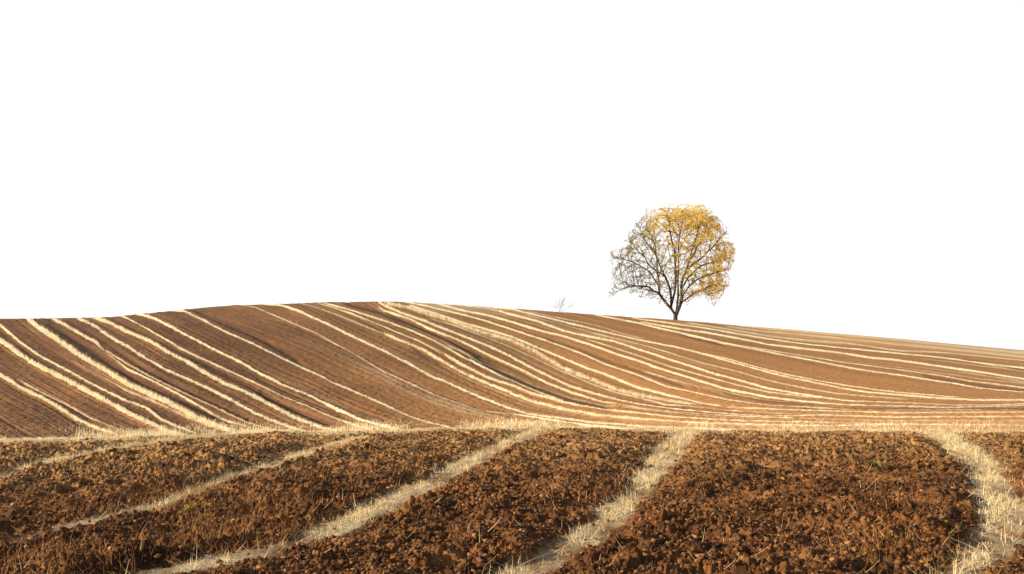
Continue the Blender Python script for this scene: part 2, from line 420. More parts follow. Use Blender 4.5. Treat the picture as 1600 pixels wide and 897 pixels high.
def noise(N, L, vec, scale, detail=5, rough=.6, dist=0):
    n = N.new('ShaderNodeTexNoise'); n.inputs['Scale'].default_value = scale; n.inputs['Detail'].default_value = detail
    n.inputs['Roughness'].default_value = rough; n.inputs['Distortion'].default_value = dist
    if vec is not None: L.new(vec, n.inputs['Vector'])
    return n

def mixc(N, L, fac, a, b, mode='MIX'):
    m = N.new('ShaderNodeMix'); m.data_type = 'RGBA'; m.blend_type = mode
    for s, v in ((m.inputs[0], fac), (m.inputs[6], a), (m.inputs[7], b)):
        if isinstance(v, (int, float)): s.default_value = v
        elif isinstance(v, tuple): s.default_value = v + (1,) if len(v) == 3 else v
        else: L.new(v, s)
    return m.outputs[2]

def math_(N, L, op, a, b=None, clamp=False):
    m = N.new('ShaderNodeMath'); m.operation = op; m.use_clamp = clamp
    for s, v in ((m.inputs[0], a), (m.inputs[1], b)):
        if v is None: continue
        if isinstance(v, (int, float)): s.default_value = v
        else: L.new(v, s)
    return m.outputs[0]

STRAW = (.72, .60, .37)
def soil_material(name, near):
    m, nt, N, L = newmat(name)
    tc = N.new('ShaderNodeTexCoord'); P = tc.outputs['Object']
    at = N.new('ShaderNodeAttribute'); at.attribute_name = 'straw'
    da = N.new('ShaderNodeAttribute'); da.attribute_name = 'dark'
    if near:
        n1 = noise(N, L, P, .9, 8, .72); n2 = noise(N, L, P, 14, 6, .7); n3 = noise(N, L, P, 70, 3, .6)
        r1 = ramp(N, [(.36, (.030, .0115, .0045)), (.50, (.095, .038, .0125)), (.66, (.24, .112, .038))])
        L.new(n1.outputs['Fac'], r1.inputs[0])
        r2 = ramp(N, [(.32, (.6, .56, .53)), (.52, (1, 1, 1)), (.72, (1.5, 1.45, 1.35))])
        L.new(n2.outputs['Fac'], r2.inputs[0])
        c = mixc(N, L, 1.0, r1.outputs[0], r2.outputs[0], 'MULTIPLY')
        r3 = ramp(N, [(.60, (0, 0, 0)), (.72, (1, 1, 1))]); L.new(n3.outputs['Fac'], r3.inputs[0])
        c = mixc(N, L, math_(N, L, 'MULTIPLY', r3.outputs[0], .28), c, (.42, .27, .12))
        # rusty patches
        n4 = noise(N, L, P, .45, 3, .5); r4 = ramp(N, [(.55, (0, 0, 0)), (.7, (1, 1, 1))]); L.new(n4.outputs['Fac'], r4.inputs[0])
        c = mixc(N, L, math_(N, L, 'MULTIPLY', r4.outputs[0], .5), c, (.21, .075, .021))
        # dry crumbs lie ever thicker towards the headland
        c = mixc(N, L, da.outputs['Fac'], c, (.42, .235, .09))
    else:
        f = N.new('ShaderNodeAttribute'); f.attribute_name = 'furrow'
        sx = N.new('ShaderNodeSeparateXYZ'); L.new(P, sx.inputs[0])
        cb = N.new('ShaderNodeCombineXYZ'); L.new(f.outputs['Fac'], cb.inputs[0]); L.new(math_(N, L, 'MULTIPLY', sx.outputs[0], .02), cb.inputs[1])
        n1 = noise(N, L, cb.outputs[0], 1.6, 4, .55)
        r1 = ramp(N, [(.3, (.098, .048, .024)), (.5, (.142, .069, .031)), (.7, (.205, .098, .040))])
        L.new(n1.outputs['Fac'], r1.inputs[0])
        n2 = noise(N, L, cb.outputs[0], 13, 5, .7)
        r2 = ramp(N, [(.3, (.62, .59, .57)), (.53, (1, 1, 1)), (.72, (1.4, 1.34, 1.25))]); L.new(n2.outputs['Fac'], r2.inputs[0])
        c = mixc(N, L, 1.0, r1.outputs[0], r2.outputs[0], 'MULTIPLY')
        n3 = noise(N, L, P, 4.5, 6, .7); r3 = ramp(N, [(.3, (.68, .66, .64)), (.7, (1.3, 1.3, 1.28))]); L.new(n3.outputs['Fac'], r3.inputs[0])
        c = mixc(N, L, 1.0, c, r3.outputs[0], 'MULTIPLY')
        n5 = noise(N, L, P, .11, 5, .65, .6); r5 = ramp(N, [(.35, (.70, .68, .70)), (.6, (1.18, 1.16, 1.12))]); L.new(n5.outputs['Fac'], r5.inputs[0])
        c = mixc(N, L, 1.0, c, r5.outputs[0], 'MULTIPLY')
        n6 = noise(N, L, P, 3.2, 2, .5); r6 = ramp(N, [(.68, (1, 1, 1)), (.76, (.6, .58, .57))]); L.new(n6.outputs['Fac'], r6.inputs[0])
        c = mixc(N, L, 1.0, c, r6.outputs[0], 'MULTIPLY')
        dr = N.new('ShaderNodeAttribute'); dr.attribute_name = 'dry'
        c = mixc(N, L, dr.outputs['Fac'], c, (.47, .225, .075))
        c = mixc(N, L, math_(N, L, 'MULTIPLY', da.outputs['Fac'], .8), c, (.05, .026, .017))  # painted shade along the furrows
    # straw litter
    ns = noise(N, L, P, 30 if near else 9, 4, .7)
    rs = ramp(N, [(.3, (.42, .31, .17)), (.48, STRAW), (.7, (.82, .72, .50))]); L.new(ns.outputs['Fac'], rs.inputs[0])
    if near:
        nb = noise(N, L, P, 45, 3, .6)
        fac = math_(N, L, 'MULTIPLY', at.outputs['Fac'], math_(N, L, 'MULTIPLY', math_(N, L, 'SUBTRACT', nb.outputs['Fac'], .28), 3.6, True), True)
        fac = math_(N, L, 'MULTIPLY', fac, .85)
    else:
        fac = at.outputs['Fac']
    c = mixc(N, L, fac, c, rs.outputs[0])
    b = N.new('ShaderNodeBsdfPrincipled'); b.inputs['Roughness'].default_value = .95; b.inputs['Specular IOR Level'].default_value = .12
    L.new(c, b.inputs['Base Color'])
    bn = noise(N, L, P, 38 if near else 10, 6, .75)
    bp = N.new('ShaderNodeBump'); bp.inputs['Strength'].default_value = .9 if near else .5; bp.inputs['Distance'].default_value = .035 if near else .06
    L.new(bn.outputs['Fac'], bp.inputs['Height']); L.new(bp.outputs[0], b.inputs['Normal'])
    o = N.new('ShaderNodeOutputMaterial'); L.new(b.outputs[0], o.inputs[0])
    return m

def blade_material(name, c0, c1, c2, trans=.35, rough=.7):
    m, nt, N, L = newmat(name)
    t = N.new('ShaderNodeAttribute'); t.attribute_name = 'tint'
    r = ramp(N, [(0, c0), (.5, c1), (1, c2)]); L.new(t.outputs['Fac'], r.inputs[0])
    b = N.new('ShaderNodeBsdfPrincipled'); b.inputs['Roughness'].default_value = rough; b.inputs['Specular IOR Level'].default_value = .25
    L.new(r.outputs[0], b.inputs['Base Color'])
    o = N.new('ShaderNodeOutputMaterial')
    if trans:
        tr_ = N.new('ShaderNodeBsdfTranslucent'); L.new(r.outputs[0], tr_.inputs[0])
        mx = N.new('ShaderNodeMixShader'); mx.inputs[0].default_value = trans
        L.new(b.outputs[0], mx.inputs[1]); L.new(tr_.outputs[0], mx.inputs[2]); L.new(mx.outputs[0], o.inputs[0])
    else:
        L.new(b.outputs[0], o.inputs[0])
    return m

def bark_material(name, c0, c1):
    m, nt, N, L = newmat(name)
    tc = N.new('ShaderNodeTexCoord')
    mp = N.new('ShaderNodeMapping'); mp.inputs['Scale'].default_value = (6, 6, 1.2); L.new(tc.outputs['Object'], mp.inputs[0])
    n = noise(N, L, mp.outputs[0], 4, 6, .7)
    r = ramp(N, [(.3, c0), (.7, c1)]); L.new(n.outputs['Fac'], r.inputs[0])
    b = N.new('ShaderNodeBsdfPrincipled'); b.inputs['Roughness'].default_value = .9; L.new(r.outputs[0], b.inputs['Base Color'])
    bp = N.new('ShaderNodeBump'); bp.inputs['Distance'].default_value = .05; L.new(n.outputs['Fac'], bp.inputs['Height']); L.new(bp.outputs[0], b.inputs['Normal'])
    o = N.new('ShaderNodeOutputMaterial'); L.new(b.outputs[0], o.inputs[0])
    return m

M_near = soil_material('ploughed_soil', True)
M_hill = soil_material('hill_soil', False)
M_straw = blade_material('dry_straw', (.28, .19, .085), (.58, .45, .24), (.80, .68, .43), .3)
M_strawfar = blade_material('hill_straw', (.58, .40, .17), (.76, .62, .37), (.86, .77, .56), .3)
M_stalk = blade_material('loose_stalks', (.34, .2, .08), (.6, .42, .2), (.75, .6, .38), .2)
M_clod = blade_material('earth_clods', (.03, .011, .0035), (.10, .04, .012), (.26, .125, .04), 0, .95)
M_rust = blade_material('dead_weed_stems', (.2, .07, .02), (.3, .13, .04), (.4, .22, .08), .2)
M_green = blade_material('young_weed_leaves', (.13, .09, .02), (.24, .18, .03), (.42, .30, .07), .35)

# ------------------------------------------------------------------ ground objects
V = np.stack([XH, YH, ZH2], -1).reshape(-1, 3)
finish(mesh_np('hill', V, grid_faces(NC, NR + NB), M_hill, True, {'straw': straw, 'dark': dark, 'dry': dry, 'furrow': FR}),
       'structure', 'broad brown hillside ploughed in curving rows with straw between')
crumbs = np.clip(sstep(14, 23, YF) * .75 + .5 * head + sstep(-2, -8, XF) * sstep(12, 18, YF) * .5, 0, .9) * (.35 + .9 * fbm(XF * 3, YF * 3, 44, 4))
crumbs = crumbs * sstep(.2, .65, fbm(XF * 16, YF * 12, 45, 3)) * 1.1
fs_all = np.maximum(fstraw, head * .75 * (.3 + fbm(XF * 5, YF * 5, 46, 3)))
V = np.stack([XF, YF, ZF], -1).reshape(-1, 3)
finish(mesh_np('field', V, grid_faces(NC, NF), M_near, True, {'straw': fs_all, 'dark': np.clip(crumbs, 0, .9)}),
       'structure', 'dark brown ploughed field of rough clods in front of the hill')
# the same field round the camera
gx, gy = np.meshgrid(np.linspace(-40, 40, 500), np.linspace(-25, 21, 300), indexing='ij')
gz = (fbm(gx * 3, gy * 3, 50, 4) - .5) * .12 - .03
gz = np.where((gy > 6.1), gz + .02 - .42 * sstep(.73, .70, np.abs(gx / np.maximum(gy, 1))), gz)
finish(mesh_np('ground', np.stack([gx, gy, gz], -1).reshape(-1, 3), grid_faces(500, 300), M_near, True,
               {'straw': np.zeros(gx.size), 'dark': .5 * sstep(.3, .7, fbm(gx * 5, gy * 5, 52, 4)).ravel()}), 'structure', 'ploughed soil round the viewpoint')

# ------------------------------------------------------------------ blades
def blades(name, P, H, W, lean, mat, ang=None, seg=2, tintv=None, droop=.35):
    """tapered standing or leaning straws rooted at P"""
    n = len(P)
    th = rng.uniform(0, 2 * math.pi, n) if ang is None else ang
    fa = rng.uniform(0, math.pi, n)
    side = np.stack([np.cos(fa), np.sin(fa), np.zeros(n)], -1) * (W[:, None] / 2)
    d = np.stack([np.cos(th), np.sin(th), np.zeros(n)], -1)
    rows = []
    for k in range(seg + 1):
        t = k / seg
        c = P + d * (lean * H * (t + droop * t * t))[:, None]
        c = c + np.array([0, 0, 1.]) * (H * np.sqrt(np.clip(1 - np.minimum(lean, .98) ** 2, .02, 1)) * t * (1 - .25 * droop * t * lean))[:, None]
        w = side * (1 - .75 * t)
        rows += [c - w, c + w]
    V = np.stack(rows, 1).reshape(-1, 3)
    k2 = 2 * (seg + 1)
    base = (np.arange(n) * k2)[:, None, None]
    f = np.array([[2 * k, 2 * k + 1, 2 * k + 3, 2 * k + 2] for k in range(seg)])[None]
    F = (base + f).reshape(-1, 4)
    tv = rng.uniform(0, 1, n) if tintv is None else tintv
    return mesh_np(name, V, F, mat, False, {'tint': np.repeat(tv, k2)})

# stubble rows over the hill: all in one, nobody could count the straws
PX, PY, PH, PT = [], [], [], []
for w, hp, s, pts in ST:
    if hp < .9: continue
    px = np.array([p[0] for p in pts], float)
    x0 = px[0] if px[0] > 5 else -90; x1 = px[-1] if px[-1] < 1590 else 1700
    n0 = int((x1 - x0) * (10 + w * 3.2) * 1.15)
    x = rng.uniform(x0, x1, n0)
    yc0 = ext(pts, x)
    g = (ext(pts, x + 2) - yc0) / 2
    a, Yq = where(x, np.clip(yc0, None, 690))
    ok = (yc0 > np.interp(a, acol, ycrest) + .2) & (yc0 < np.interp(a, acol, yedge))
    # keep roughly even spacing on the ground
    thn = 1 - .6 * sstep(880, 1150, x) * sstep(612, 640, yc0)
    clump = fbm(x * .09 + w, yc0 * .02 + hp * 7, 71, 3) * .6 + vnoise(x * .5, yc0 * 0 + w, 72) * .4
    ok &= rng.uniform(0, 1, n0) < np.clip((clump - .18) * 2.2, .08, 1) * (.35 + .65 * s) * thn ** 1.5
    off = rng.normal(0, .175, n0) * w * thn * np.sqrt(1 + g * g)
    y = yc0 + off
    ok &= (y < np.interp(a, acol, yedge) - .2) & (y > np.interp(a, acol, ycrest) + .1)
    a, Yq = where(x[ok], y[ok])
    hh = (hp * .48 + .25) * thn[ok] * Yq / FPX * rng.uniform(.45, 1.25, ok.sum()) * (.55 + .9 * clump[ok])
    PX.append(a); PY.append(Yq); PH.append(hh); PT.append(np.clip(rng.normal(.35 + .35 * s, .22, ok.sum()), 0, 1))
# fringe of stubble along the foot of the hill
n0 = 42000
x = rng.uniform(-120, 1720, n0); a = (x - CX) / FPX
yy = np.interp(a, acol, Ye) + np.abs(rng.normal(0, .9, n0))
cl_ = fbm(x * .02, yy * .3, 81, 3)
keep = rng.uniform(0, 1, n0) < np.clip((cl_ - .36) * 4, .02, 1) * np.interp(x, [-100, 150, 260, 600, 700, 850, 900, 1700], [.3, .4, 1, .6, .25, .8, .14, .12])
PX.append(a[keep]); PY.append(yy[keep]); PH.append(rng.uniform(.03, .12, keep.sum()) * (.5 + cl_[keep])); PT.append(rng.uniform(.2, 1, keep.sum()))
a = np.concatenate(PX); Yq = np.concatenate(PY); hh = np.concatenate(PH); tv = np.concatenate(PT)
zz = sampler(ZH2, a, Yq)
P = np.stack([a * Yq, Yq, zz - .01], -1)
print('hill blades', len(P))
finish(blades('hill_stubble', P, hh, np.interp(Yq, [25, 100], [.009, .03]) * rng.uniform(.6, 1.3, len(P)), np.abs(rng.normal(0, .35, len(P))), M_strawfar, seg=1, tintv=tv),
       'stuff', 'rows of short golden stubble curving over the ploughed hill', 'stubble')

# strips of stubble in the near field
for si, (lab, den, Pn) in enumerate(FSW):
    pts = []
    for (x0, y0, w0), (x1, y1, w1) in zip(Pn[:-1], Pn[1:]):
        Ls = math.hypot(x1 - x0, y1 - y0); n = int(Ls * (w0 + w1) / 2 * 1300 * den)
        t = rng.uniform(0, 1, n); u = rng.normal(0, .27, n)
        w = w0 + (w1 - w0) * t
        nx, ny = (y1 - y0) / Ls, -(x1 - x0) / Ls
        pts.append(np.stack([x0 + (x1 - x0) * t + nx * u * w, y0 + (y1 - y0) * t + ny * u * w], -1))
    p = np.concatenate(pts)
    aa = p[:, 0] / p[:, 1]
    pt = fbm(p[:, 0] * 1.6, p[:, 1] * .9, 25, 3); sm = fbm(p[:, 0] * 6, p[:, 1] * 4, 26, 2)
    ok = (np.abs(aa) < .72) & (p[:, 1] > 6.4) & (p[:, 1] < np.interp(aa, acol, Ye) + .3) & (rng.uniform(0, 1, len(p)) < np.clip((sm - .3) * 3, .05, 1) * (.12 + .88 * sstep(.36, .56, pt)) * (.3 + .7 * sstep(.3, .6, fbm(p[:, 0] * 5, p[:, 1] * 1.1, 27, 3))))
    p, aa, sm, pt = p[ok], aa[ok], sm[ok], pt[ok]
    n = len(p)
    lying = rng.uniform(0, 1, n) < .38
    H = np.where(lying, rng.uniform(.10, .34, n), rng.uniform(.035, .13, n) * (.4 + sm))
    tall = rng.uniform(0, 1, n) < .012
    H = np.where(tall, rng.uniform(.14, .28, n), H)
    lean = np.where(lying, rng.uniform(.86, .98, n), np.abs(rng.normal(.12, .3, n)).clip(0, .85))
    z = fsamp(aa, p[:, 1])
    P = np.stack([p[:, 0], p[:, 1], z - .008 + lying * .012], -1)
    print('strip', si, n)
    finish(blades('stubble_strip', P, H, rng.uniform(.004, .0085, n) * np.interp(p[:, 1], [9, 25], [1, 1.7]), lean, M_straw, seg=2, tintv=np.clip(rng.normal(.55, .28, n), 0, 1)),
           'stuff', lab, 'stubble', 'stubble strips between the ploughed beds')
# headland grass in front of the hill edge
n0 = 26000
x = rng.uniform(-150, 1750, n0); a = (x - CX) / FPX
yy = np.interp(a, acol, Ye) - np.abs(rng.normal(0, .55, n0))
cl_ = fbm(x * .03, yy * .8, 83, 3)
keep = rng.uniform(0, 1, n0) < np.clip((cl_ - .3) * 2.4, .03, 1) * .8
a, yy, cl_ = a[keep], yy[keep], cl_[keep]
P = np.stack([a * yy, yy, fsamp(a, yy) - .008], -1)
finish(blades('headland_stubble', P, rng.uniform(.025, .08, len(P)) * (.5 + cl_), rng.uniform(.006, .012, len(P)), np.abs(rng.normal(0, .4, len(P))).clip(0, .95), M_straw, seg=1),
       'stuff', 'short sparse stubble along the line where field meets hill', 'stubble')

# ------------------------------------------------------------------ loose clods
def ico():
    p = (1 + 5 ** .5) / 2
    v = np.array([(-1, p, 0), (1, p, 0), (-1, -p, 0), (1, -p, 0), (0, -1, p), (0, 1, p), (0, -1, -p), (0, 1, -p), (p, 0, -1), (p, 0, 1), (-p, 0, -1), (-p, 0, 1)], float)
    v /= np.linalg.norm(v[0])
    f = [(0, 11, 5), (0, 5, 1), (0, 1, 7), (0, 7, 10), (0, 10, 11), (1, 5, 9), (5, 11, 4), (11, 10, 2), (10, 7, 6), (7, 1, 8), (3, 9, 4), (3, 4, 2), (3, 2, 6), (3, 6, 8), (3, 8, 9), (4, 9, 5), (2, 4, 11), (6, 2, 10), (8, 6, 7), (9, 8, 1)]
    vs = [tuple(q) for q in v]; cache = {}; nf = []
    def mid(i, j):
        k = (min(i, j), max(i, j))
        if k not in cache:
            q = (np.array(vs[i]) + np.array(vs[j])) / 2; q /= np.linalg.norm(q); vs.append(tuple(q)); cache[k] = len(vs) - 1
        return cache[k]
    for i, j, k in f:
        a_, b_, c_ = mid(i, j), mid(j, k), mid(k, i)
        nf += [(i, a_, c_), (j, b_, a_), (k, c_, b_), (a_, b_, c_)]
    return np.array(vs), np.array(nf)
iv, if_ = ico()
n0 = 60000
yq = 6.4 * (25 / 6.4) ** rng.uniform(0, 1, n0) ; aa = rng.uniform(-.7, .7, n0)
xq = aa * yq
dd = np.full(n0, 9.0)
for _, _, Pn in FSW: dd = np.minimum(dd, strip_d(xq, yq, Pn))
cln = fbm(xq * 1.5, yq * 1.5, 87, 3)
ok = (yq < np.interp(aa, acol, Ye) - .1) & (rng.uniform(0, 1, n0) < np.where(dd > .05, np.clip((cln - .2) * 2, .15, 1), .04)) & (rng.uniform(0, 1, n0) < np.interp(np.interp(aa, acol, Ye) - yq, [0, 2.5], [.12, 1]))
xq, yq, aa = xq[ok], yq[ok], aa[ok]; n = len(xq)
s = .007 + .022 * rng.random(n) ** 4 + .0004 * yq
s = np.where(rng.random(n) < .003, rng.uniform(.03, .05, n), s)
q = iv[None] * (1 + rng.uniform(-.42, .42, (n, len(iv), 1)))
sc = np.stack([s * rng.uniform(.8, 1.5, n), s * rng.uniform(.7, 1.2, n), s * rng.uniform(.55, 1.0, n)], -1)
q = q * sc[:, None, :]
th = rng.uniform(0, 6.28, n); c_, s_ = np.cos(th)[:, None], np.sin(th)[:, None]
tl = rng.uniform(-.5, .5, n)[:, None]
qx = q[..., 0] * c_ - q[..., 1] * s_; qy = q[..., 0] * s_ + q[..., 1] * c_; qz = q[..., 2] + q[..., 0] * tl * .6
V = np.stack([qx + xq[:, None], qy + yq[:, None], qz + (fsamp(aa, yq) + s * .35)[:, None]], -1).reshape(-1, 3)
F = (if_[None] + (np.arange(n) * len(iv))[:, None, None]).reshape(-1, 3)
print('clods', n)
finish(mesh_np('soil_clods', V, F, M_clod, False, {'tint': np.repeat(np.clip(rng.normal(.45, .25, n), 0, 1), len(iv))}),
       'stuff', 'loose brown clods and crumbs strewn over the ploughed beds', 'clods')

# ------------------------------------------------------------------ loose straw and dead stems on the beds
n0 = 5500
yq = 6.5 * (24.5 / 6.5) ** rng.uniform(0, 1, n0); aa = rng.uniform(-.68, .68, n0); xq = aa * yq
dd = np.full(n0, 9.0)
for _, _, Pn in FSW: dd = np.minimum(dd, strip_d(xq, yq, Pn))
ok = (yq < np.interp(aa, acol, Ye) - .2) & (rng.uniform(0, 1, n0) < np.exp(-np.maximum(dd, 0) / .6) * .7 + .16)
xq, yq, aa = xq[ok], yq[ok], aa[ok]; n = len(xq)
P = np.stack([xq, yq, fsamp(aa, yq) + .012], -1)
finish(blades('loose_straw', P, rng.uniform(.05, .3, n), rng.uniform(.003, .008, n), rng.uniform(.75, .98, n), M_stalk, seg=3, droop=-.2),
       'stuff', 'scattered loose straw stalks lying on the dark soil', 'straw')
# rusty dead weeds in the left half
cs = [g2w(*c) for c in ((330, 765), (290, 780), (250, 775), (400, 800), (470, 790), (450, 835), (360, 850), (300, 845), (110, 890), (65, 893), (160, 800), (1400, 800), (960, 780), (1350, 870), (250, 740), (520, 745))]
pts = []
for cx_, cy_ in cs:
    k = 230
    pts.append(np.stack([rng.normal(cx_, .42, k), rng.normal(cy_, .55, k)], -1))
p = np.concatenate(pts); aa = p[:, 0] / p[:, 1]; p = p[(p[:, 1] > 6.5) & (np.abs(aa) < .7)]; aa = p[:, 0] / p[:, 1]; n = len(p)
finish(blades('dead_weeds', np.stack([p[:, 0], p[:, 1], fsamp(aa, p[:, 1])], -1), rng.uniform(.05, .26, n), rng.uniform(.003, .007, n), rng.uniform(.1, .9, n), M_rust, seg=2),
       'stuff', 'thin rusty dead weed stems among the clods at the left', 'weeds')

# small green weeds: leaves of each from one root
def weed(x, y, r, nl, label):
    X_, Y_ = g2w(x, y)
    root = bpy.data.objects.new('weed_plant', None); z0 = float(fsamp(np.array([X_ / Y_]), np.array([Y_]))[0])
    root.location = (X_, Y_, z0); finish(root, None, label, 'weed')
    th = rng.uniform(0, 6.28, nl); rr = rng.uniform(0, r * .5, nl)
    P = np.stack([np.cos(th) * rr, np.sin(th) * rr, np.full(nl, .0)], -1)
    o = blades('leaves', P, rng.uniform(.5, 1, nl) * r, rng.uniform(.012, .028, nl), rng.uniform(.3, .9, nl), M_green, ang=th, seg=3, droop=-.2)
    finish(o, parent=root)
    P = np.stack([np.cos(th[:6]) * r * .1, np.sin(th[:6]) * r * .1, np.full(6, -.02)], -1)
    finish(blades('stem', P, rng.uniform(.4, .8, 6) * r, np.full(6, .006), rng.uniform(.1, .4, 6), M_green, seg=2), parent=root)
weed(1378, 742, .13, 90, 'small yellow-green weed on the dark bed at the right')
weed(297, 799, .11, 34, 'small yellow-green weed on the left bed beside the thin stubble strip')
weed(1345, 756, .08, 24, 'tiny low green sprout just left of the larger weed on the dark bed')

# ------------------------------------------------------------------ the tree
M_bark = bark_material('dark_bark', (.010, .007, .005), (.040, .028, .021))
M_leaf = blade_material('autumn_leaves', (.17, .16, .06), (.46, .34, .08), (.78, .54, .11), .45, .6)
ta, tY = where(np.array([1055.3]), np.array([501.5])); ta = float(ta[0]); tY = float(np.interp(ta, acol, Yc)) + 6.0
tz = float(zbase(np.array([ta]), np.array([tY]))[0])
U = tY / FPX / 3.9   # one traced unit in metres
def tp(x, y, d=0.0): return np.array([(x - 605) * U, d, (822 - y) * U])
limbs = [
 (.15, 0.0, [(603,776),(583,748),(560,722),(535,688),(512,655),(504,610),(497,560),(490,520),(493,440),(478,370),(455,310),(425,250)], -.6),
 (.075, -.3, [(512,655),(490,640),(470,632),(450,612),(432,606),(380,603),(320,606),(265,625),(228,655)], -1.2),
 (.07, .4, [(500,600),(478,555),(450,515),(400,478),(350,450),(290,430),(235,420)], 1.4),
 (.11, .5, [(606,778),(590,750),(583,735),(585,690),(575,620),(552,540),(520,470),(490,400),(440,320),(395,230)], 2.0),
 (.10, -.6, [(588,715),(598,650),(602,560),(600,480),(588,400),(565,300),(540,190)], -1.9),
 (.12, 0.1, [(611,776),(614,740),(616,700),(622,620),(626,520),(622,430),(632,330),(645,220),(652,150)], .3),
 (.13, .2, [(613,776),(622,745),(633,710),(645,650),(642,600),(655,540),(675,480),(700,400),(725,300),(748,210),(760,150)], -.8),
 (.07, -.4, [(637,700),(670,680),(720,645),(770,620),(810,600),(850,598),(890,610)], -1.6),
 (.075, .6, [(645,610),(690,545),(740,495),(800,462),(850,450),(910,430)], 1.6),
 (.08, -.5, [(655,540),(700,472),(760,432),(800,385),(850,330),(890,280)], -2.0),
 (.07, .5, [(680,465),(735,380),(785,300),(825,215)], 2.4),
 (.06, .5, [(552,540),(510,512),(470,480),(430,420),(380,360),(335,290)], 2.6),
 (.055, -.2, [(640,690),(655,640),(690,600),(730,560),(790,540),(850,520),(900,505)], -2.4),
]
nodes, par, lim = [], [], []
limb_idx = []
base = tp(605, 822); base[2] = -.25
for q in (base, tp(605, 806), tp(606, 790), tp(605, 778)):
    nodes.append(q); par.append(len(nodes) - 2); lim.append(-1)
trunk_top = 3
for li, (r, d0, pts, dend) in enumerate(limbs):
    # resample
    P0 = [np.array([x, y], float) for x, y in pts]
    seglen = [np.linalg.norm(P0[i + 1] - P0[i]) for i in range(len(P0) - 1)]; tot = sum(seglen)
    acc = 0; path = []
    for i in range(len(P0) - 1):
        m = max(1, int(seglen[i] / 12))
        for k in range(m):
            t = k / m; sfr = (acc + t * seglen[i]) / tot
            q = P0[i] * (1 - t) + P0[i + 1] * t
            path.append((q[0] + 3 * math.sin(sfr * 17 + li), q[1], sfr))
        acc += seglen[i]
    path.append((P0[-1][0], P0[-1][1], 1.0))
    if li in (0, 3, 5, 6): pi = trunk_top; dst = 0.0
    else:
        c = np.array([[n[0], n[2]] for n in nodes]); s0 = tp(*pts[0]); dd_ = (c[:, 0] - s0[0]) ** 2 + (c[:, 1] - s0[2]) ** 2
        pi = int(np.argmin(dd_)); dst = nodes[pi][1]
    idx = [pi]
    for k, (x, y, sfr) in enumerate(path[1:] if li not in (0, 3, 5, 6) else path):
        dep = dst + (dend - dst) * sfr ** 1.1 + (d0 * .2) * math.sin(sfr * math.pi)
        nodes.append(tp(x, y, dep)); par.append(idx[-1]); lim.append(li); idx.append(len(nodes) - 1)
    limb_idx.append(idx)
nl0 = len(nodes)
# crown envelope traced, given depth
env = [(215,440),(212,400),(300,370),(310,300),(330,270),(380,200),(440,170),(490,130),(560,140),(640,140),(740,125),(800,155),(850,215),(885,270),(890,345),(928,385),(922,460),(900,530),(915,585),(885,660),(830,740),(805,700),(770,640),(690,690),(650,735),(630,700),(560,640),(540,740),(500,680),(420,690),(380,650),(300,640),(260,660),(215,680),(208,610),(235,510)]
ev = np.array(env, float)
def inside(x, y):
    r = np.zeros(x.shape, bool); n = len(ev); j = n - 1
    for i in range(n):
        xi, yi = ev[i]; xj, yj = ev[j]
        c = ((yi > y) != (yj > y)) & (x < (xj - xi) * (y - yi) / (yj - yi + 1e-9) + xi)
        r ^= c; j = i
    return r
na = 17000
ax = rng.uniform(205, 960, na * 3); ay = rng.uniform(120, 745, na * 3)
ok = inside(ax, ay); ax, ay = ax[ok][:na], ay[ok][:na]
rx = (ax - 590) / 385; ry = (ay - 430) / 330
dmax = np.sqrt(np.clip(1.05 - rx * rx - ry * ry, .04, 1)) * 370 * U
ad = rng.uniform(-1, 1, len(ax)) * dmax
# a little bias to the outside shell
AT = np.stack([(ax - 605) * U, ad, (822 - ay) * U], -1)
rad = (rx ** 2 + ry ** 2 + (ad / (370 * U)) ** 2)
lob = fbm(ax * .016 + ad * .5, ay * .016 - ad * .4, 95, 2)
AT = AT[rng.random(len(AT)) < np.clip((lob - .3) * 6, .12, 1) * np.clip(.22 + rad * .9, 0, 1) * np.interp(ax, [250, 620, 720], [.42, .6, 1])]
D = .20; DI = 2.2; DKL = .30
N_ = np.array(nodes)
npar = list(par)
near_i = np.full(len(AT), -1); near_d = np.full(len(AT), 1e9)
def upd(start):
    global near_i, near_d
    for k in range(start, len(N_), 400):
        blk = N_[k:k + 400]
        d = np.linalg.norm(AT[:, None, :] - blk[None], axis=2)
        j = d.argmin(1); dm = d[np.arange(len(AT)), j]
        b = dm < near_d
        near_i = np.where(b, j + k, near_i); near_d = np.where(b, dm, near_d)
upd(3)
for it in range(90):
    if len(AT) == 0: break
    use = near_d < DI
    if not use.any(): break
    ids = near_i[use]; dirs = AT[use] - N_[ids]; dirs /= np.linalg.norm(dirs, axis=1)[:, None] + 1e-9
    uq, inv = np.unique(ids, return_inverse=True)
    acc = np.zeros((len(uq), 3)); np.add.at(acc, inv, dirs)
    acc /= np.linalg.norm(acc, axis=1)[:, None] + 1e-9
    out_ = N_[uq] - np.array([0, 0, 1.2]); out_ /= np.linalg.norm(out_, axis=1)[:, None] + 1e-9
    acc += rng.normal(0, .25, acc.shape) + .45 * out_ + np.array([0, 0, .22])
    # twigs keep some of their parent's heading
    pd = N_[uq] - N_[np.array([npar[u] if npar[u] >= 0 else u for u in uq])]
    pn = np.linalg.norm(pd, axis=1)[:, None] + 1e-9
    acc = acc / (np.linalg.norm(acc, axis=1)[:, None] + 1e-9) + .55 * pd / pn
    acc /= np.linalg.norm(acc, axis=1)[:, None] + 1e-9
    new = N_[uq] + acc * D
    s0 = len(N_)
    N_ = np.concatenate([N_, new]); npar += list(uq)
    upd(s0)
    k = near_d > DKL
    AT, near_i, near_d = AT[k], near_i[k], near_d[k]
    if len(N_) > 20000: break
npar = np.array(npar)
print('tree nodes', len(N_))
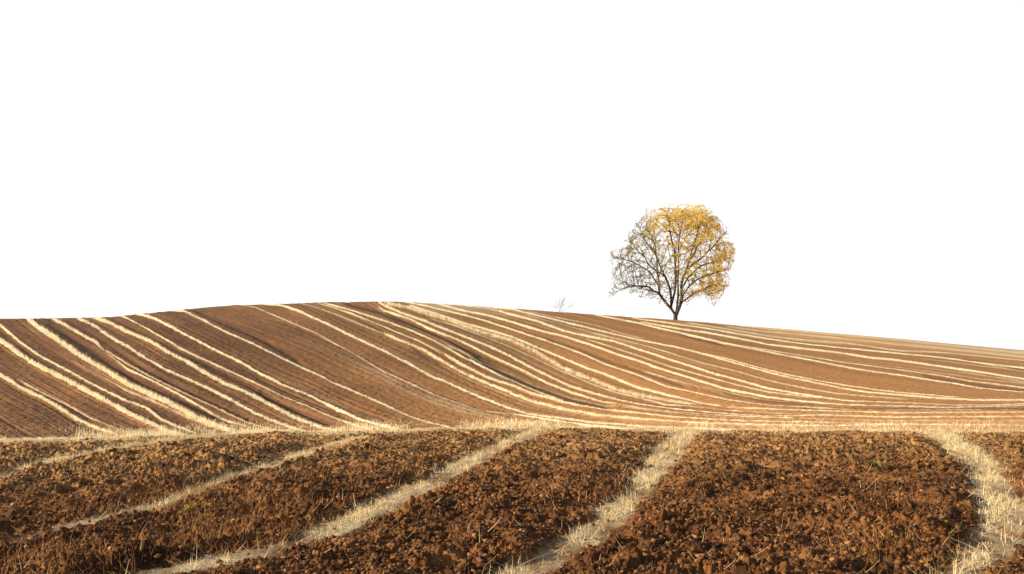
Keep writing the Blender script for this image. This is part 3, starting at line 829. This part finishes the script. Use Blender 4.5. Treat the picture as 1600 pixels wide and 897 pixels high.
# pipe-model radii
cnt = np.zeros(len(N_)); ch = [[] for _ in range(len(N_))]
for i in range(len(N_) - 1, 0, -1): ch[npar[i]].append(i)
rad_ = np.zeros(len(N_))
for i in range(len(N_) - 1, -1, -1):
    rad_[i] = (sum(rad_[c] ** 2.5 for c in ch[i])) ** (1 / 2.5) if ch[i] else .0115
for li, idx in enumerate(limb_idx):
    r0 = limbs[li][0]
    for k, i in enumerate(idx[1:]):
        rad_[i] = max(min(rad_[i], r0 * 1.3), r0 * (1 - .8 * k / len(idx)) )
rad_[:4] = [.30, .245, .225, .23]

def tubes(chains, ns, taper_from=None):
    Vs, Fs, off = [], [], 0
    for chn in chains:
        p = N_[chn]; r = rad_[chn].copy()
        if len(chn) > 1 and r[0] > r[1] * 1.6: r[0] = r[1] * 1.25
        m = len(p)
        t = np.gradient(p, axis=0); t /= np.linalg.norm(t, axis=1)[:, None] + 1e-9
        ref = np.array([0, 1., 0]) if abs(t[0][1]) < .8 else np.array([1., 0, 0])
        a_ = np.cross(t, ref); a_ /= np.linalg.norm(a_, axis=1)[:, None] + 1e-9
        b_ = np.cross(t, a_)
        an = np.arange(ns) / ns * 2 * math.pi
        ring = p[:, None] + (a_[:, None] * np.cos(an)[None, :, None] + b_[:, None] * np.sin(an)[None, :, None]) * r[:, None, None]
        Vs.append(ring.reshape(-1, 3))
        i = np.arange(m - 1)[:, None]; j = np.arange(ns)[None]
        v = off + i * ns + j; w = off + i * ns + (j + 1) % ns
        Fs.append(np.stack([v, w, w + ns, v + ns], -1).reshape(-1, 4))
        off += m * ns
    return np.concatenate(Vs), np.concatenate(Fs)
tree = bpy.data.objects.new('autumn_tree', None); tree.location = (ta * tY, tY, tz)
finish(tree, None, 'lone round-crowned autumn tree with thinning yellow leaves on the hill crest', 'tree')
V, F = tubes([[0, 1, 2, 3]], 14)
ring = V[:14] - V[:14].mean(0); V[:14] += ring * .5    # root flare
finish(mesh_np('trunk', V, F, M_bark), parent=tree)
for idx in limb_idx:
    V, F = tubes([idx], 8); finish(mesh_np('limb', V, F, M_bark), parent=tree)
# twig chains
chains = []; done = np.zeros(len(N_), bool)
for i in range(nl0, len(N_)):
    if done[i]: continue
    c = [npar[i], i]; done[i] = True; cur = i
    while ch[cur]:
        nx = max(ch[cur], key=lambda k: rad_[k])
        if done[nx]: break
        c.append(nx); done[nx] = True; cur = nx
    chains.append(c)
V, F = tubes(chains, 4)
finish(mesh_np('twigs', V, F, M_bark), parent=tree)
# leaves
tip = np.arange(nl0, len(N_)); tip = tip[rad_[tip] < .03]
LX = N_[tip, 0] / U + 605; LY = 822 - N_[tip, 2] / U
def g(x, y, sx, sy): return np.exp(-((LX - x) / sx) ** 2 - ((LY - y) / sy) ** 2)
dens = .3 + 1.1 * g(830, 600, 100, 75) + 1.0 * g(900, 420, 60, 90) + .85 * g(850, 290, 85, 80) + .95 * g(650, 190, 190, 65) + .7 * g(740, 175, 70, 60) + .6 * g(500, 190, 60, 60) + .8 * g(590, 350, 60, 60) + .6 * g(690, 360, 55, 70) \
     + .35 * g(420, 235, 60, 40) + .5 * g(640, 500, 40, 40) + .25 * g(340, 340, 60, 40) + .25 * g(260, 520, 60, 30) + .2 * g(300, 420, 90, 40) + .3 * g(780, 500, 80, 50)
clumpn = fbm(LX * .035, LY * .04, 93, 2)
nleaf = rng.poisson(np.clip(dens, 0, 1.3) * 8 * np.clip((clumpn - .33) * 4.2, .04, 2.0))
src = np.repeat(tip, nleaf)
n = len(src); print('leaves', n)
yel = np.clip((LX - 330) / 320 * .7 + (480 - LY) / 700 * .5 + g(500, 190, 120, 90) * .4, 0, 1)
yel = np.repeat(yel, nleaf)
pos = N_[src] + rng.normal(0, .10, (n, 3)) + np.array([0, 0, -.03])
sz = rng.uniform(.035, .078, n)
u = rng.normal(0, 1, (n, 3)); u /= np.linalg.norm(u, axis=1)[:, None]
v = rng.normal(0, 1, (n, 3)); v -= (v * u).sum(1)[:, None] * u; v /= np.linalg.norm(v, axis=1)[:, None]
w = np.cross(u, v)
V = np.stack([pos - u * sz[:, None], pos + v * (sz * .62)[:, None] + w * (sz * .25)[:, None], pos + u * sz[:, None], pos - v * (sz * .62)[:, None] + w * (sz * .25)[:, None]], 1).reshape(-1, 3)
F = np.arange(n * 4).reshape(-1, 4)
tv = np.clip(rng.normal(0, .14, n) + .10 + .85 * yel, 0, 1)
finish(mesh_np('crown', V, F, M_leaf, False, {'tint': np.repeat(tv, 4)}), parent=tree)

# ------------------------------------------------------------------ bare shrub behind the crest
M_pale = bark_material('hazed_shrub_bark', (.42, .45, .56), (.58, .6, .72))  # pale blue of distant haze put into the bark colour
sa = (874.5 - CX) / FPX; sY = float(np.interp(sa, acol, Yc)) + 3.0
sz0 = float(zbase(np.array([sa]), np.array([sY]))[0])
sh = bpy.data.objects.new('bare_shrub', None); sh.location = (sa * sY, sY, sz0 - .02)
finish(sh, None, 'small pale leafless shrub showing just behind the hill crest', 'shrub')
def stick_chain(p0, dirv, L, r, depth, out):
    p = np.array(p0, float); d = np.array(dirv, float); d /= np.linalg.norm(d); pts = [(p.copy(), r)]
    k = 5
    for i in range(k):
        d = d + rng.normal(0, .12, 3); d /= np.linalg.norm(d); p = p + d * L / k; pts.append((p.copy(), r * (1 - .7 * (i + 1) / k)))
        if depth and i >= 1:
            for _ in range(2 if depth == 2 else 1):
                dd2 = d + rng.normal(0, .45, 3); dd2[2] = abs(dd2[2]) * .8 + .3
                stick_chain(p, dd2, L * .45, r * .55, depth - 1, out)
    out.append(pts)
allch = []
for sx, sy_, hz, L in ((-.45, .1, 1, 1.2), (-.22, -.2, 1, 1.4), (-.02, .1, 1, 1.6), (.12, .3, 1, 1.3), (.55, 0, 1, 1.5), (-.3, .3, 1, 1.2), (-.6, 0, 1, 1.0), (.3, -.2, 1, 1.2), (.0, -.3, 1, 1.45), (-.12, .2, 1, 1.3)):
    allch.append([]); stick_chain((sx * .25, sy_ * .3, 0), (sx * .8, sy_ * .5, 1), L * .98, .026, 2, allch[-1])
sN, sR = N_, rad_
for part, sel in (('stem', lambda c: c[-1:]), ('twigs', lambda c: c[:-1])):
    pts = [q for c in allch for q in sel(c)]
    N_ = np.array([q[0] for pl in pts for q in pl]); rad_ = np.array([q[1] for pl in pts for q in pl]); cs_, o_ = [], 0
    for pl in pts: cs_.append(list(range(o_, o_ + len(pl)))); o_ += len(pl)
    V, F = tubes(cs_, 4)
    finish(mesh_np(part, V, F, M_pale), parent=sh)

# ------------------------------------------------------------------ light, sky, camera
sc = bpy.context.scene
W = bpy.data.worlds.new('World'); sc.world = W; W.use_nodes = True
nt = W.node_tree; N = nt.nodes; L = nt.links; N.clear()
sky = N.new('ShaderNodeTexSky'); sky.sky_type = 'NISHITA'; sky.sun_disc = False
sky.sun_elevation = R(SUN_EL); sky.sun_rotation = R(SUN_AZ); sky.dust_density = 3; sky.air_density = 1
tc = N.new('ShaderNodeTexCoord'); sp = N.new('ShaderNodeSeparateXYZ'); L.new(tc.outputs['Generated'], sp.inputs[0])
mr = N.new('ShaderNodeMapRange'); mr.interpolation_type = 'SMOOTHSTEP'
mr.inputs['From Min'].default_value = .36; mr.inputs['From Max'].default_value = .62; mr.inputs['To Min'].default_value = 1; mr.inputs['To Max'].default_value = 0
L.new(sp.outputs[2], mr.inputs[0])
STR = .09
hz = 0.45 / STR      # bright milky haze low in the sky
mx = mixc(N, L, mr.outputs[0], sky.outputs[0], (hz, hz * .99, hz * .98))
bg = N.new('ShaderNodeBackground'); bg.inputs[1].default_value = STR; L.new(mx, bg.inputs[0])
ow = N.new('ShaderNodeOutputWorld'); L.new(bg.outputs[0], ow.inputs[0])

sl = bpy.data.lights.new('sun', 'SUN'); sl.energy = 5.0; sl.angle = R(.5); sl.color = (1, .85, .62)
so = bpy.data.objects.new('sun', sl); C.objects.link(so)
so.rotation_euler = (R(90 - SUN_EL), 0, -R(SUN_AZ) + math.pi)
so.location = (0, 0, 30)

cam = bpy.data.cameras.new('camera'); co = bpy.data.objects.new('camera', cam); C.objects.link(co)
cam.sensor_width = 36; cam.lens = FPX / 1600 * 36; cam.shift_y = (HY - 448.5) / 1600
cam.clip_start = .1; cam.clip_end = 2000
co.location = (0, 0, CH); co.rotation_euler = (R(90), 0, 0)
sc.camera = co
sc.view_settings.view_transform = 'Standard'; sc.view_settings.look = 'None'; sc.view_settings.gamma = 1; sc.view_settings.use_curve_mapping = False
sc.view_settings.exposure = 1.32
sc.render.engine = 'CYCLES'; sc.cycles.max_bounces = 4; sc.cycles.diffuse_bounces = 2
